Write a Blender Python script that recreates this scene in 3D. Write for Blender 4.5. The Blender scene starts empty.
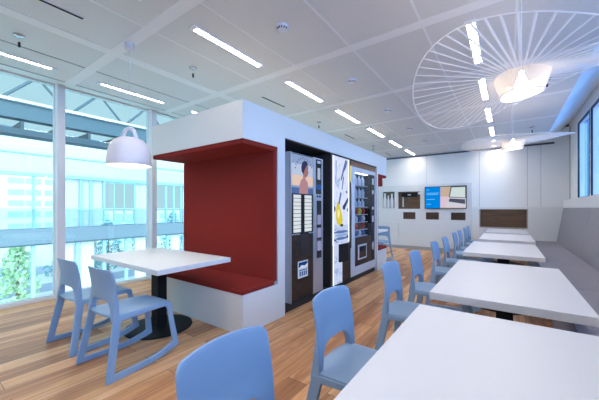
import bpy, math, random
from mathutils import Vector, Matrix, noise
random.seed(7)
S = bpy.context.scene
COL = S.collection
PI = math.pi
ZC = 2.87           # suspended ceiling

# ------------------------------------------------------------------ materials
def srgb(r, g, b):
    f = lambda c: (c/255/12.92) if c/255 <= .04045 else ((c/255+.055)/1.055)**2.4
    return (f(r), f(g), f(b), 1)

def mat(name, col, rough=.5, metal=0, spec=.5, emit=None, estr=0, noise_amt=.04, scale=30, bump=0, bscale=200, coat=0, trans=0):
    m = bpy.data.materials.new(name); m.use_nodes = True
    nt = m.node_tree; b = nt.nodes['Principled BSDF']
    b.inputs['Roughness'].default_value = rough
    b.inputs['Metallic'].default_value = metal
    b.inputs['Specular IOR Level'].default_value = spec
    b.inputs['Coat Weight'].default_value = coat
    tc = nt.nodes.new('ShaderNodeTexCoord')
    n = nt.nodes.new('ShaderNodeTexNoise'); n.inputs['Scale'].default_value = scale
    nt.links.new(tc.outputs['Object'], n.inputs['Vector'])
    mx = nt.nodes.new('ShaderNodeMix'); mx.data_type = 'RGBA'
    c1 = tuple(min(1, c*(1+noise_amt)) for c in col[:3])+(1,)
    c2 = tuple(c*(1-noise_amt) for c in col[:3])+(1,)
    mx.inputs['A'].default_value = c2; mx.inputs['B'].default_value = c1
    nt.links.new(n.outputs['Fac'], mx.inputs['Factor'])
    nt.links.new(mx.outputs['Result'], b.inputs['Base Color'])
    if bump:
        n2 = nt.nodes.new('ShaderNodeTexNoise'); n2.inputs['Scale'].default_value = bscale
        nt.links.new(tc.outputs['Object'], n2.inputs['Vector'])
        bp = nt.nodes.new('ShaderNodeBump'); bp.inputs['Strength'].default_value = bump; bp.inputs['Distance'].default_value = .002
        nt.links.new(n2.outputs['Fac'], bp.inputs['Height']); nt.links.new(bp.outputs['Normal'], b.inputs['Normal'])
    if emit:
        b.inputs['Emission Color'].default_value = emit; b.inputs['Emission Strength'].default_value = estr
    if trans:
        b.inputs['Transmission Weight'].default_value = trans
    return m

def glow(name, col, strength):
    m = bpy.data.materials.new(name); m.use_nodes = True
    nt = m.node_tree; nt.nodes.clear()
    o = nt.nodes.new('ShaderNodeOutputMaterial'); e = nt.nodes.new('ShaderNodeEmission')
    e.inputs['Color'].default_value = col; e.inputs['Strength'].default_value = strength
    nt.links.new(e.outputs[0], o.inputs[0]); return m

def glass(name, tint, refl=.06, rough=.0):
    m = bpy.data.materials.new(name); m.use_nodes = True
    nt = m.node_tree; nt.nodes.clear()
    o = nt.nodes.new('ShaderNodeOutputMaterial')
    t = nt.nodes.new('ShaderNodeBsdfTransparent'); t.inputs[0].default_value = tint
    g = nt.nodes.new('ShaderNodeBsdfGlossy'); g.inputs['Roughness'].default_value = rough
    mx = nt.nodes.new('ShaderNodeMixShader'); mx.inputs[0].default_value = refl
    nt.links.new(t.outputs[0], mx.inputs[1]); nt.links.new(g.outputs[0], mx.inputs[2])
    nt.links.new(mx.outputs[0], o.inputs[0]); return m

def wood_floor():
    m = bpy.data.materials.new('oak_planks'); m.use_nodes = True
    nt = m.node_tree; b = nt.nodes['Principled BSDF']; N = nt.nodes.new; L = nt.links.new
    tc = N('ShaderNodeTexCoord')
    mp = N('ShaderNodeMapping'); mp.inputs['Rotation'].default_value = (0, 0, PI/2)
    L(tc.outputs['Object'], mp.inputs['Vector'])
    br = N('ShaderNodeTexBrick'); br.inputs['Scale'].default_value = 1
    br.inputs['Brick Width'].default_value = 1.25; br.inputs['Row Height'].default_value = .165
    br.inputs['Mortar Size'].default_value = .0022; br.inputs['Mortar Smooth'].default_value = .2
    br.inputs['Bias'].default_value = 0; br.offset = .37; br.offset_frequency = 2
    br.inputs['Color1'].default_value = (0, 0, 0, 1); br.inputs['Color2'].default_value = (1, 1, 1, 1)
    br.inputs['Mortar'].default_value = (.5, .5, .5, 1)
    L(mp.outputs[0], br.inputs['Vector'])
    # grain, offset per plank
    mp2 = N('ShaderNodeMapping'); mp2.inputs['Scale'].default_value = (14, 1.1, 1)
    ad = N('ShaderNodeVectorMath'); ad.operation = 'ADD'
    sc = N('ShaderNodeVectorMath'); sc.operation = 'SCALE'; sc.inputs['Scale'].default_value = 3.7
    L(br.outputs['Color'], sc.inputs[0]); L(tc.outputs['Object'], ad.inputs[0]); L(sc.outputs[0], ad.inputs[1])
    L(ad.outputs[0], mp2.inputs['Vector'])
    n1 = N('ShaderNodeTexNoise'); n1.inputs['Scale'].default_value = 1.0; n1.inputs['Detail'].default_value = 6; n1.inputs['Roughness'].default_value = .6; n1.inputs['Distortion'].default_value = 1.2
    L(mp2.outputs[0], n1.inputs['Vector'])
    mxf = N('ShaderNodeMix'); mxf.data_type = 'FLOAT'; mxf.inputs['Factor'].default_value = .30
    L(n1.outputs['Fac'], mxf.inputs['A']); L(br.outputs['Color'], mxf.inputs['B'])
    cr = N('ShaderNodeValToRGB'); e = cr.color_ramp.elements
    e[0].position = .22; e[0].color = srgb(118, 78, 52)
    e[1].position = .80; e[1].color = srgb(232, 192, 150)
    k = e.new(.42); k.color = srgb(170, 120, 82)
    k = e.new(.58); k.color = srgb(204, 156, 112)
    L(mxf.outputs['Result'], cr.inputs[0])
    mo = N('ShaderNodeMix'); mo.data_type = 'RGBA'; mo.inputs['B'].default_value = srgb(96, 62, 42)
    L(br.outputs['Fac'], mo.inputs['Factor']); L(cr.outputs[0], mo.inputs['A'])
    L(mo.outputs['Result'], b.inputs['Base Color'])
    b.inputs['Roughness'].default_value = .42; b.inputs['Specular IOR Level'].default_value = .4
    bp = N('ShaderNodeBump'); bp.inputs['Strength'].default_value = .08; bp.inputs['Distance'].default_value = .002
    L(n1.outputs['Fac'], bp.inputs['Height']); L(bp.outputs[0], b.inputs['Normal'])
    return m

def wood_panel(name, dark, light, rough=.45):
    m = bpy.data.materials.new(name); m.use_nodes = True
    nt = m.node_tree; b = nt.nodes['Principled BSDF']; N = nt.nodes.new; L = nt.links.new
    tc = N('ShaderNodeTexCoord'); mp = N('ShaderNodeMapping'); mp.inputs['Scale'].default_value = (2, 2, 26)
    L(tc.outputs['Object'], mp.inputs[0])
    n = N('ShaderNodeTexNoise'); n.inputs['Scale'].default_value = 1.2; n.inputs['Detail'].default_value = 5; n.inputs['Distortion'].default_value = .8
    L(mp.outputs[0], n.inputs['Vector'])
    cr = N('ShaderNodeValToRGB'); cr.color_ramp.elements[0].position = .3; cr.color_ramp.elements[1].position = .7
    cr.color_ramp.elements[0].color = dark; cr.color_ramp.elements[1].color = light
    L(n.outputs['Fac'], cr.inputs[0]); L(cr.outputs[0], b.inputs['Base Color']); b.inputs['Roughness'].default_value = rough
    return m

M = {}
M['floor'] = wood_floor()
M['ceil'] = mat('ceiling_metal', (.72, .715, .70, 1), .38, 0, .5, noise_amt=.02, scale=3, bump=.05, bscale=900)
M['band'] = mat('ceiling_band', (.86, .86, .86, 1), .5, noise_amt=.01)
M['joint'] = mat('ceiling_joint', (.30, .31, .32, 1), .6)
M['white'] = mat('white_paint', (.72, .72, .705, 1), .5, noise_amt=.01)
M['wallw'] = mat('wall_white', (.85, .86, .865, 1), .45, noise_amt=.012, scale=2)
M['cab'] = mat('cabinet_laminate', (.76, .775, .785, 1), .4, noise_amt=.01)
M['gap'] = mat('shadow_gap', (.10, .10, .11, 1), .8)
M['softgap'] = mat('panel_joint', (.42, .44, .46, 1), .7)
M['black'] = mat('black_metal', (.008, .008, .009, 1), .6, 0, .25)
M['matblack'] = mat('matt_black', (.02, .018, .018, 1), .7)
M['red'] = mat('red_felt', srgb(132, 44, 38), .95, 0, .1, noise_amt=.10, scale=160, bump=.25, bscale=500)
M['chair'] = mat('blue_grey_plastic', (.25, .38, .56, 1), .48, 0, .4, noise_amt=.02, bump=.05, bscale=900)
M['table'] = mat('white_laminate', (.75, .75, .755, 1), .42, noise_amt=.008)
M['grey'] = mat('grey_fabric', (.30, .295, .345, 1), .95, 0, .15, noise_amt=.22, scale=260, bump=.3, bscale=420)
M['alu'] = mat('white_aluminium', (.74, .74, .77, 1), .4, noise_amt=.01)
M['frame_dark'] = mat('dark_window_frame', (.02, .03, .05, 1), .5)
M['silver'] = mat('silver_panel', (.50, .52, .56, 1), .35, .55, noise_amt=.02)
M['lightgrey'] = mat('light_grey_panel', (.55, .57, .62, 1), .4, noise_amt=.02)
M['dkwood'] = wood_panel('dark_wood', srgb(30, 21, 18), srgb(62, 46, 38))
M['brwood'] = wood_panel('brown_wood', srgb(84, 62, 46), srgb(116, 88, 66))
M['hdwood'] = wood_panel('header_wood', srgb(120, 84, 60), srgb(150, 108, 78))
M['rimwood'] = mat('pale_rim', srgb(170, 160, 150), .5)
M['dkglass'] = mat('dark_glass', (.012, .014, .02, 1), .08, 0, .6)
M['glassL'] = glass('window_glass', (.76, .925, .985, 1), .05)
M['glassR'] = glass('blue_window_glass', (.38, .57, .82, 1), .05)
M['glassV'] = glass('display_glass', (.9, .93, .96, 1), .06)
M['chrome'] = mat('chrome', (.6, .6, .62, 1), .2, 1)
M['lamp_shell'] = mat('lilac_white_enamel', (.74, .69, .72, 1), .45, noise_amt=.01)
M['lamp_in'] = mat('lamp_inside', (.85, .84, .80, 1), .6)
def fibre():
    m = bpy.data.materials.new('white_fibreglass'); m.use_nodes = True
    nt = m.node_tree; nt.nodes.clear(); o = nt.nodes.new('ShaderNodeOutputMaterial')
    a = nt.nodes.new('ShaderNodeBsdfDiffuse'); a.inputs[0].default_value = (.92,.90,.90,1)
    b = nt.nodes.new('ShaderNodeBsdfTranslucent'); b.inputs[0].default_value = (.95,.93,.93,1)
    x = nt.nodes.new('ShaderNodeMixShader'); x.inputs[0].default_value = .6
    nt.links.new(a.outputs[0], x.inputs[1]); nt.links.new(b.outputs[0], x.inputs[2]); nt.links.new(x.outputs[0], o.inputs[0]); return m
M['fibre'] = fibre()
M['tube'] = glow('fluorescent', (1.0, .90, .78, 1), 52)
M['bulb'] = glow('warm_bulb', (1.0, .85, .68, 1), 110)
M['louver'] = mat('louver_white', (.85, .85, .88, 1), .35)

# ------------------------------------------------------------------ mesh helpers
class MB:
    def __init__(s): s.v = []; s.f = []
    def add(s, vs, fs):
        b = len(s.v); s.v += [tuple(v) for v in vs]; s.f += [tuple(i+b for i in f) for f in fs]; return s
    def box(s, x0, x1, y0, y1, z0, z1):
        return s.add([(x0,y0,z0),(x1,y0,z0),(x1,y1,z0),(x0,y1,z0),(x0,y0,z1),(x1,y0,z1),(x1,y1,z1),(x0,y1,z1)],
                     [(0,3,2,1),(4,5,6,7),(0,1,5,4),(1,2,6,5),(2,3,7,6),(3,0,4,7)])
    def prism(s, pts, axis, a0, a1):
        """polygon pts (2D) extruded along axis ('x': pts=(y,z); 'y': pts=(x,z); 'z': pts=(x,y))"""
        n = len(pts)
        def P(p, a):
            return {'x': (a, p[0], p[1]), 'y': (p[0], a, p[1]), 'z': (p[0], p[1], a)}[axis]
        vs = [P(p, a0) for p in pts]+[P(p, a1) for p in pts]
        fs = [tuple(range(n)), tuple(range(2*n-1, n-1, -1))]+[(i, i+n, (i+1) % n+n, (i+1) % n) for i in range(n)]
        return s.add(vs, fs)
    def lathe(s, prof, c=(0,0,0), n=40, close=False):
        b = []; m = len(prof)
        for i in range(n):
            a = 2*PI*i/n
            for r, z in prof: b.append((c[0]+r*math.cos(a), c[1]+r*math.sin(a), c[2]+z))
        fs = []
        for i in range(n):
            j = (i+1) % n
            for k in range(m-1 if not close else m):
                l = (k+1) % m
                fs.append((i*m+k, j*m+k, j*m+l, i*m+l))
        return s.add(b, fs)
    def tube(s, pts, r, n=8, closed=False, flat=1.0):
        pts = [Vector(p) for p in pts]; m = len(pts); vs = []; up = None
        for i, p in enumerate(pts):
            if closed: t = pts[(i+1) % m]-pts[i-1]
            else: t = pts[min(i+1, m-1)]-pts[max(i-1, 0)]
            t.normalize()
            if up is None:
                up = Vector((0,0,1)) if abs(t.z) < .9 else Vector((1,0,0))
            u = (up-t*up.dot(t)).normalized(); w = t.cross(u); up = u
            rr = r[i] if isinstance(r, (list, tuple)) else r
            for k in range(n):
                a = 2*PI*k/n; vs.append(p+u*math.cos(a)*rr*flat+w*math.sin(a)*rr)
        fs = []
        for i in range(m if closed else m-1):
            j = (i+1) % m
            for k in range(n):
                l = (k+1) % n; fs.append((i*n+k, i*n+l, j*n+l, j*n+k))
        if not closed: fs += [tuple(range(n))[::-1], tuple((m-1)*n+k for k in range(n))]
        return s.add(vs, fs)
    def build(s, name, m, parent=None, smooth=False, bevel=0, seg=2, angle=35):
        me = bpy.data.meshes.new(name); me.from_pydata(s.v, [], s.f); me.validate(); 
        import bmesh
        bm = bmesh.new(); bm.from_mesh(me)
        bmesh.ops.remove_doubles(bm, verts=bm.verts, dist=1e-5)
        bmesh.ops.recalc_face_normals(bm, faces=bm.faces); bm.to_mesh(me); bm.free()
        me.materials.append(m)
        if smooth:
            for p in me.polygons: p.use_smooth = True
        o = bpy.data.objects.new(name, me); COL.objects.link(o)
        if parent: o.parent = parent
        if bevel:
            md = o.modifiers.new('bevel', 'BEVEL'); md.width = bevel; md.segments = seg; md.limit_method = 'ANGLE'; md.angle_limit = math.radians(angle)
        return o

def box(name, m, x0, x1, y0, y1, z0, z1, parent=None, bevel=0):
    return MB().box(x0,x1,y0,y1,z0,z1).build(name, m, parent, bevel=bevel)

def holed(name, m, axis, a0, a1, u0, u1, w0, w1, holes, parent=None):
    """a slab between a0,a1 along axis ('x' or 'y'), spanning u (the other horizontal) and w (z), with rectangular holes (u0,u1,w0,w1)"""
    us = sorted({u0, u1, *[h[0] for h in holes], *[h[1] for h in holes]}); us = [u for u in us if u0 <= u <= u1]
    ws = sorted({w0, w1, *[h[2] for h in holes], *[h[3] for h in holes]}); ws = [w for w in ws if w0 <= w <= w1]
    solid = {}
    for i in range(len(us)-1):
        for j in range(len(ws)-1):
            cu = (us[i]+us[i+1])/2; cw = (ws[j]+ws[j+1])/2
            solid[i, j] = not any(h[0] < cu < h[1] and h[2] < cw < h[3] for h in holes)
    P = (lambda a, u, w: (a, u, w)) if axis == 'x' else (lambda a, u, w: (u, a, w))
    b = MB()
    for (i, j), ok in solid.items():
        if not ok: continue
        q = [(us[i], ws[j]), (us[i+1], ws[j]), (us[i+1], ws[j+1]), (us[i], ws[j+1])]
        b.add([P(a0, *p) for p in q], [(0,1,2,3)]); b.add([P(a1, *p) for p in q], [(3,2,1,0)])
        for k, (di, dj) in enumerate(((0,-1),(1,0),(0,1),(-1,0))):
            if not solid.get((i+di, j+dj), False):
                p, r = q[k], q[(k+1) % 4]
                b.add([P(a0,*p), P(a0,*r), P(a1,*r), P(a1,*p)], [(0,1,2,3)])
    return b.build(name, m, parent)

def thing(name, label, cat, loc=(0,0,0), rz=0, group=None):
    o = bpy.data.objects.new(name, None); COL.objects.link(o); o.empty_display_size = .1
    o.location = loc; o.rotation_euler = (0, 0, rz)
    return tag(o, label, cat, group)
def tag(o, label, cat, group=None):
    o['label'] = label; o['category'] = cat
    if group: o['group'] = group
    return o
def struct(o): o['kind'] = 'structure'; return o
def dup(root, loc, rz, label, group=None):
    r = root.copy(); COL.objects.link(r); r.location = loc; r.rotation_euler = (0, 0, rz); r['label'] = label
    if group: r['group'] = group
    def kids(a, b):
        for ch in list(a.children):
            c = ch.copy(); COL.objects.link(c); c.parent = b; kids(ch, c)
    kids(root, r); return r
ORD = ['first','second','third','fourth','fifth','sixth','seventh','eighth','ninth','tenth']

# ------------------------------------------------------------------ room shell
YB, YF = 9.30, -3.2          # far wall, wall behind the camera
XL, XR = -5.15, 1.20
struct(box('floor', M['floor'], XL-.25, XR+.1, YF-.1, YB+.1, -.06, 0))
ceil = struct(box('ceiling', M['ceil'], -4.66, .73, YF-.1, YB+.1, ZC, ZC+.12))
for k in range(-3, 6):
    y = 1.37+1.3475*k
    box('cross_band', M['band'], -4.66, .73, y-.055, y+.055, ZC-.004, ZC+.001, ceil)
box('long_band', M['band'], -3.415, -3.29, YF, YB, ZC-.005, ZC+.001, ceil)
for x in (-2.645, -1.965, -1.285, -.61, .065):
    box('panel_seam', M['band'], x-.010, x+.010, YF, YB, ZC-.003, ZC+.001, ceil)
for x in (-3.975, -4.63):
    box('panel_seam', M['joint'], x-.008, x+.008, YF, YB, ZC-.0035, ZC+.001, ceil)
struct(MB().prism([(-4.66, ZC), (-4.66, ZC+.1), (XL-.12, 3.09), (XL-.12, 2.97), (XL+.06, 2.97)], 'y', YF, YB).build('trim_window_head', M['white']))
struct(MB().prism([(.73, ZC), (.73, ZC+.1), (XR+.05, 3.37), (XR+.05, 3.25), (XR, 3.25)], 'y', YF, YB).build('trim_sloped_soffit', M['wallw']))
wb = struct(box('wall_back', M['wallw'], XL-.2, XR+.3, YB, YB+.1, 0, 3.4))
box('shadow_gap', M['gap'], -3.95, .93, YB-.012, YB+.01, 2.80, 2.845, wb)
box('thin_joint', M['softgap'], .93, 1.2, YB-.004, YB+.01, 2.838, 2.844, wb)
box('soffit_slot', M['gap'], 1.10, 1.19, YB-.02, YB+.01, 3.175, 3.215, wb)
for x in (-1.95, -.61, .42, .68):
    box('door_joint', M['softgap'], x-.004, x+.004, YB-.003, YB+.01, 1.28, 2.80, wb)
for x in (.378, .462):
    MB().lathe([(0,-.012),(.014,-.012),(.014,.012),(0,.012)]).build('door_knob', M['chrome'], wb)
    o = wb.children[-1]; o.location = (x, YB-.02, 1.495); o.rotation_euler = (PI/2, 0, 0)
struct(box('wall_front', M['wallw'], XL-.2, XR+.3, YF-.1, YF, 0, 3.4))

# right wall with window openings above the bench
ops = []
yb = 7.13
while yb > YF+1.2:
    ops.append((yb-1.04, yb, 1.45, 3.0)); yb -= 1.2
ops.append((7.22, 8.28, 1.45, 3.0))
wr = struct(holed('wall_right', M['wallw'], 'x', XR, XR+.14, YF, YB, 0, 3.4, ops))
wall_ledge = struct(box('trim_ledge', M['alu'], 1.085, XR, YF, YB, 1.255, 1.445, bevel=.004))
for n, (a, b, c, d) in enumerate(sorted(ops, reverse=True)):
    w = holed('window_%d' % (n+1), M['frame_dark'], 'x', XR-.004, XR+.022, a-.01, b+.01, c-.01, d+.01, [(a+.022, b-.022, c+.02, d-.022)])
    struct(w)
    box('pane', M['glassR'], XR+.10, XR+.106, a-.01, b+.01, c-.01, d+.01, w)
box('corner_post', M['softgap'], XR-.012, XR+.002, 9.16, 9.21, 1.445, 3.15, wr)

# window wall along the atrium
mull = [1.38+1.30*k for k in range(-4, 7)]
wn = 20
for i in range(len(mull)-1):
    a, b = mull[i], mull[i+1]
    w = holed('window_%d' % (wn+i), M['alu'], 'x', XL-.03, XL+.03, a, b, 0, 2.98, [(a+.05, b-.05, .05, 2.95)])
    struct(w)
    box('pane', M['glassL'], XL-.006, XL+.006, a+.04, b-.04, .04, 2.96, w)
for k, y in enumerate(mull):
    struct(box('trim_%d' % (k+1), M['alu'], XL-.02, XL+.15, y-.043, y+.043, 0, 2.97, bevel=.003))
struct(box('wall_left', M['wallw'], XL-.2, XL, YF, mull[0]-.04, 0, 3.1)) if mull[0]-.04 > YF else None
struct(box('baseboard_left', M['white'], XL-.1, XL+.07, YF, YB, 0, .035))

# ------------------------------------------------------------------ vending booth with two upholstered niches
X0, X1 = -3.78, -2.10
booth = thing('vending_booth', 'white built-in booth with red upholstered bench ends and a vending machine alcove', 'booth', ((X0+X1)/2, 4.08, 0))
bo = booth.location.copy()
def B(b, name, m, bevel=0, label=None):
    b.v = [(x-bo.x, y-bo.y, z-bo.z) for x, y, z in b.v]
    o = b.build(name, m, booth, bevel=bevel)
    if label: o['label'] = label
    return o
prof = [(2.0,2.315),(6.16,2.315),(6.16,1.935),(5.66,1.935),(5.66,0),(5.61,0),(5.61,2.065),(2.665,2.065),(2.665,0),(2.535,0),(2.535,1.935),(2.0,1.935)]
B(MB().prism(prof, 'x', X0, X1), 'housing', M['white'])
B(MB().box(X0+.03, -3.02, 2.665, 5.61, 0, 2.065), 'alcove_wall', M['dkwood'], label='dark wood back of the alcove')
B(MB().box(-3.02, -2.11, 2.668, 5.607, 2.05, 2.064), 'alcove_ceiling', M['dkwood'])
B(MB().box(-2.30, -2.135, 4.42, 5.607, 1.956, 2.05), 'header', M['hdwood'], label='brown wood header')
B(MB().box(-3.02, -2.15, 2.668, 5.607, 0, .092), 'plinth', M['matblack'], label='black plinth')
for sgn, ya, yb_ in ((0, 2.0, 2.535), (1, 5.66, 6.16)):
    B(MB().box(X0+.005, X1-.003, ya+.004, yb_-.004 if not sgn else yb_-.004, 1.885, 1.936), 'canopy_lining', M['red'], .006, label='red felt underside of the canopy')
    if not sgn: B(MB().box(X0-.04, X1-.012, 2.475, 2.536, .43, 1.89), 'back_panel', M['red'], .008, label='red felt back panel')
    else: B(MB().box(X0, X1-.012, 5.659, 5.72, .43, 1.89), 'back_panel', M['red'], .008, label='red felt back panel')
    y0, y1 = (2.0, 2.536) if not sgn else (5.66, 6.16)
    B(MB().box(X0+.01, X1, y0, y1, 0, .395), 'bench_base', M['white'], .002)
    B(MB().box(X0, X1+.004, y0-.012 if not sgn else 5.72, 2.475 if not sgn else y1+.012, .395, .45), 'seat_cushion', M['red'], .012, label='red felt seat cushion')
B(MB().box(X0+.05, X1-.02, 5.72, 5.98, 1.70, 1.886), 'canopy_pelmet', M['red'], .01)

# ------------------------------------------------------------------ vending machines (fronts face +X)
def ell(cy, cz, ry, rz, n=20, a0=0, a1=2*PI):
    return [(cy+ry*math.cos(a0+(a1-a0)*i/n), cz+rz*math.sin(a0+(a1-a0)*i/n)) for i in range(n)]
E = lambda n, rgb, s=1.0: M.setdefault('e_'+n, glow('lit_'+n, srgb(*rgb), s*.8))
class Mach:
    def __init__(s, name, label, xf, yc):
        s.t = thing(name, label, 'vending machine', (xf, yc, .0935)); s.xf, s.yc = xf, yc
    def pr(s, name, m, pts, d0, d1, parent=None, label=None, bevel=0):
        """polygon in world (y,z) extruded from xf+d0 to xf+d1"""
        b = MB().prism([(y-s.yc, z-.092) for y, z in pts], 'x', d0, d1)
        o = b.build(name, m, parent or s.t, bevel=bevel)
        if label: o['label'] = label
        return o
    def bx(s, name, m, y0, y1, z0, z1, d0, d1, parent=None, label=None, bevel=0):
        return s.pr(name, m, [(y0,z0),(y1,z0),(y1,z1),(y0,z1)], d0, d1, parent, label, bevel)

# hot drinks machine
v = Mach('hot_drinks_machine', 'silver vending machine with sunset portrait poster above two columns of lit buttons', -2.13, 3.18)
v.bx('cabinet', M['lightgrey'], 2.80, 3.56, .092, 1.935, -.80, -.01, bevel=.006)
door = v.bx('door', M['dkglass'], 2.815, 3.31, .10, 1.925, -.012, .004, label='dark glass door')
v.bx('door_trim', M['silver'], 2.80, 2.818, .092, 1.93, -.012, .010); v.bx('door_trim', M['silver'], 3.305, 3.335, .092, 1.935, -.012, .010)
po = v.bx('poster', E('sky1', (150,172,214), .9), 2.825, 3.30, 1.43, 1.915, .003, .006, label='backlit portrait poster at sunset')
v.bx('sunset_band', E('sun', (232,205,190), .95), 2.825, 3.30, 1.53, 1.66, .005, .007, po)
v.bx('sea_band', E('sea', (92,120,178), .8), 2.825, 3.30, 1.43, 1.505, .005, .0072, po)
v.bx('pale_sky', E('sky2', (190,205,232), .95), 2.825, 3.30, 1.66, 1.80, .005, .0068, po)
v.pr('shoulders', E('skin', (196,150,160), .8), [(2.98,1.43),(2.985,1.53),(3.02,1.60),(3.06,1.625),(3.065,1.66),(3.13,1.66),(3.125,1.615),(3.17,1.585),(3.185,1.50),(3.18,1.43)], .006, .0085, po)
v.pr('face', E('face', (176,128,132), .8), [(3.07,1.66),(3.12,1.645),(3.165,1.66),(3.175,1.69),(3.195,1.715),(3.178,1.73),(3.185,1.78),(3.16,1.82),(3.10,1.83),(3.06,1.79),(3.055,1.71)], .006, .009, po)
v.pr('hair', E('hair', (62,66,110), .8), [(3.035,1.71),(3.075,1.685),(3.10,1.74),(3.14,1.79),(3.175,1.815),(3.15,1.85),(3.09,1.855),(3.045,1.82),(3.025,1.765)], .006, .0095, po)
for k in range(11):                      # arc of lettering above the head
    a = PI*(.97-.085*k); cy, cz = 3.09+.19*math.cos(a), 1.73+.155*math.sin(a)
    v.pr('poster_lettering', E('letter', (96,110,160), .8), [(cy+.011*math.cos(q+a), cz+.014*math.sin(q+a)) for q in (.6,2.5,3.7,5.6)], .006, .009, po)
for c, (ya, yb2) in enumerate(((2.865,3.02),(3.105,3.265))):
    for k in range(10):
        z = .945+k*.0475
        v.bx('selection_button', E('btn', (222,232,238), .95), ya, yb2, z, z+.041, .003, .007)
v.bx('column_strip', M['black'], 3.03, 3.095, .94, 1.42, .003, .006)
v.bx('delivery_hatch', M['matblack'], 2.99, 3.20, .645, .925, .003, .006, label='black delivery hatch')
v.bx('cup_spout', M['chrome'], 2.93, 2.955, .79, .83, .003, .02)
v.bx('hatch_rail', M['silver'], 2.83, 2.99, .915, .93, .003, .012); v.bx('hatch_rail', M['silver'], 3.20, 3.30, .915, .93, .003, .012)
v.bx('lower_panel', M['dkwood'], 2.83, 3.30, .12, .90, .002, .0045, label='dark wood grain lower panel')
bd = v.bx('badge', E('badge', (186,206,238), .8), 2.955, 3.175, .365, .575, .0044, .009, label='blue and white square badge')
v.bx('badge_band', E('bdblue', (34,70,150), .7), 2.967, 3.163, .50, .562, .0085, .0105, bd)
v.pr('badge_swoosh', E('bdwhite', (225,235,250), .8), [(2.967,.49),(3.03,.525),(3.10,.51),(3.163,.535),(3.163,.50),(3.10,.485)], .0085, .0115, bd)
for k in range(4): v.bx('badge_mark', E('bdblue', (34,70,150), .7), 2.985+k*.045, 3.012+k*.045, .385, .445, .0085, .0105, bd)
v.bx('badge_line', E('bdblue', (34,70,150), .7), 2.975, 3.155, .455, .467, .0085, .0105, bd)
v.bx('pay_column', M['silver'], 3.335, 3.56, .092, 1.935, -.012, .006)
pp = v.bx('display_panel', M['dkglass'], 3.375, 3.515, 1.44, 1.915, .005, .010, label='dark glass control panel')
v.bx('keypad', M['softgap'], 3.40, 3.49, 1.86, 1.90, .009, .013, pp)
v.bx('price_sheet', E('sheet', (190,205,235), .8), 3.41, 3.48, 1.64, 1.80, .009, .012, pp)
v.bx('screen', E('scr', (60,105,190), .7), 3.39, 3.505, 1.50, 1.57, .009, .012, pp)
v.bx('coin_slot', M['black'], 3.395, 3.43, 1.395, 1.42, .005, .009); v.bx('coin_slot', M['black'], 3.455, 3.50, 1.395, 1.42, .005, .009)
p2 = v.bx('card_panel', M['matblack'], 3.395, 3.515, .56, 1.35, .005, .010, label='black column with three stickers')
for z in (.66, .84, 1.02): v.bx('sticker', E('stick', (160,160,205), .8), 3.405, 3.505, z, z+.135, .009, .012, p2)

# cold drinks machine
def poster_mat(name, ca, cb, cc, scale, s):
    m = bpy.data.materials.new(name); m.use_nodes = True
    nt = m.node_tree; nt.nodes.clear(); N = nt.nodes.new; L = nt.links.new
    o = N('ShaderNodeOutputMaterial'); e = N('ShaderNodeEmission'); e.inputs['Strength'].default_value = s
    tc = N('ShaderNodeTexCoord'); mp = N('ShaderNodeMapping'); mp.inputs['Scale'].default_value = scale; mp.inputs['Rotation'].default_value = (.35, 0, 0)
    L(tc.outputs['Object'], mp.inputs[0])
    n = N('ShaderNodeTexNoise'); n.inputs['Scale'].default_value = 2.2; n.inputs['Detail'].default_value = 5; n.inputs['Distortion'].default_value = 1.6
    L(mp.outputs[0], n.inputs['Vector'])
    cr = N('ShaderNodeValToRGB'); el = cr.color_ramp.elements
    el[0].position = .24; el[0].color = cc; el[1].position = .47; el[1].color = ca
    k = el.new(.37); k.color = cb
    L(n.outputs['Fac'], cr.inputs[0]); L(cr.outputs[0], e.inputs[0]); L(e.outputs[0], o.inputs[0]); return m
M['p_water'] = poster_mat('printed_water', srgb(216,224,248), srgb(176,196,236), srgb(92,122,180), (1, 5, 1.6), .85)
M['p_bowl'] = poster_mat('printed_bowl', srgb(200,212,242), srgb(164,186,230), srgb(84,110,170), (1, 2.0, 7), .8)
v = Mach('cold_drinks_machine', 'tall black vending machine with backlit lemon and splashing water poster', -2.07, 4.03)
v.bx('cabinet', M['matblack'], 3.70, 4.36, .0935, 2.04, -.80, -.004, bevel=.006)
po = v.bx('poster', M['p_water'], 3.745, 4.285, .70, 2.02, -.006, .004, label='backlit poster of a lemon and splashing water')
v.bx('light_edge', E('edge', (250,250,255), 1.3), 3.745, 3.775, .11, 2.02, .003, .006); v.bx('light_edge', E('edge', (250,250,255), 1.3), 4.25, 4.285, .72, 2.02, .003, .006)
v.bx('lower_poster', M['p_bowl'], 3.775, 4.045, .11, .70, -.006, .004)
sb = E('streak', (100,134,196), .8); sd = E('streakd', (62,84,136), .7); sp = E('streakp', (150,178,226), .9)
v.pr('water_streak', sb, [(4.15,2.0),(4.21,1.99),(4.17,1.88),(4.09,1.80),(4.01,1.66),(3.99,1.68),(4.06,1.84)], .003, .006, po)
v.pr('water_streak', sb, [(4.07,1.74),(4.10,1.72),(4.04,1.52),(4.02,1.53)], .003, .006, po)
v.pr('water_streak', sb, [(3.98,1.50),(4.02,1.47),(3.96,1.32),(3.90,1.22),(3.86,1.20),(3.92,1.34)], .003, .006, po)
v.pr('water_streak', sp, [(3.83,1.96),(3.86,1.95),(3.85,1.6),(3.83,1.62)], .003, .006, po)
v.pr('water_streak', sd, [(4.05,1.27),(4.12,1.32),(4.24,1.42),(4.24,1.36),(4.15,1.26),(4.09,1.22)], .003, .006, po)
v.pr('water_drop', sd, ell(4.10,1.25,.045,.03), .003, .0065, po); v.pr('water_drop', sd, ell(3.80,1.235,.022,.04), .003, .0065, po)
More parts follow.
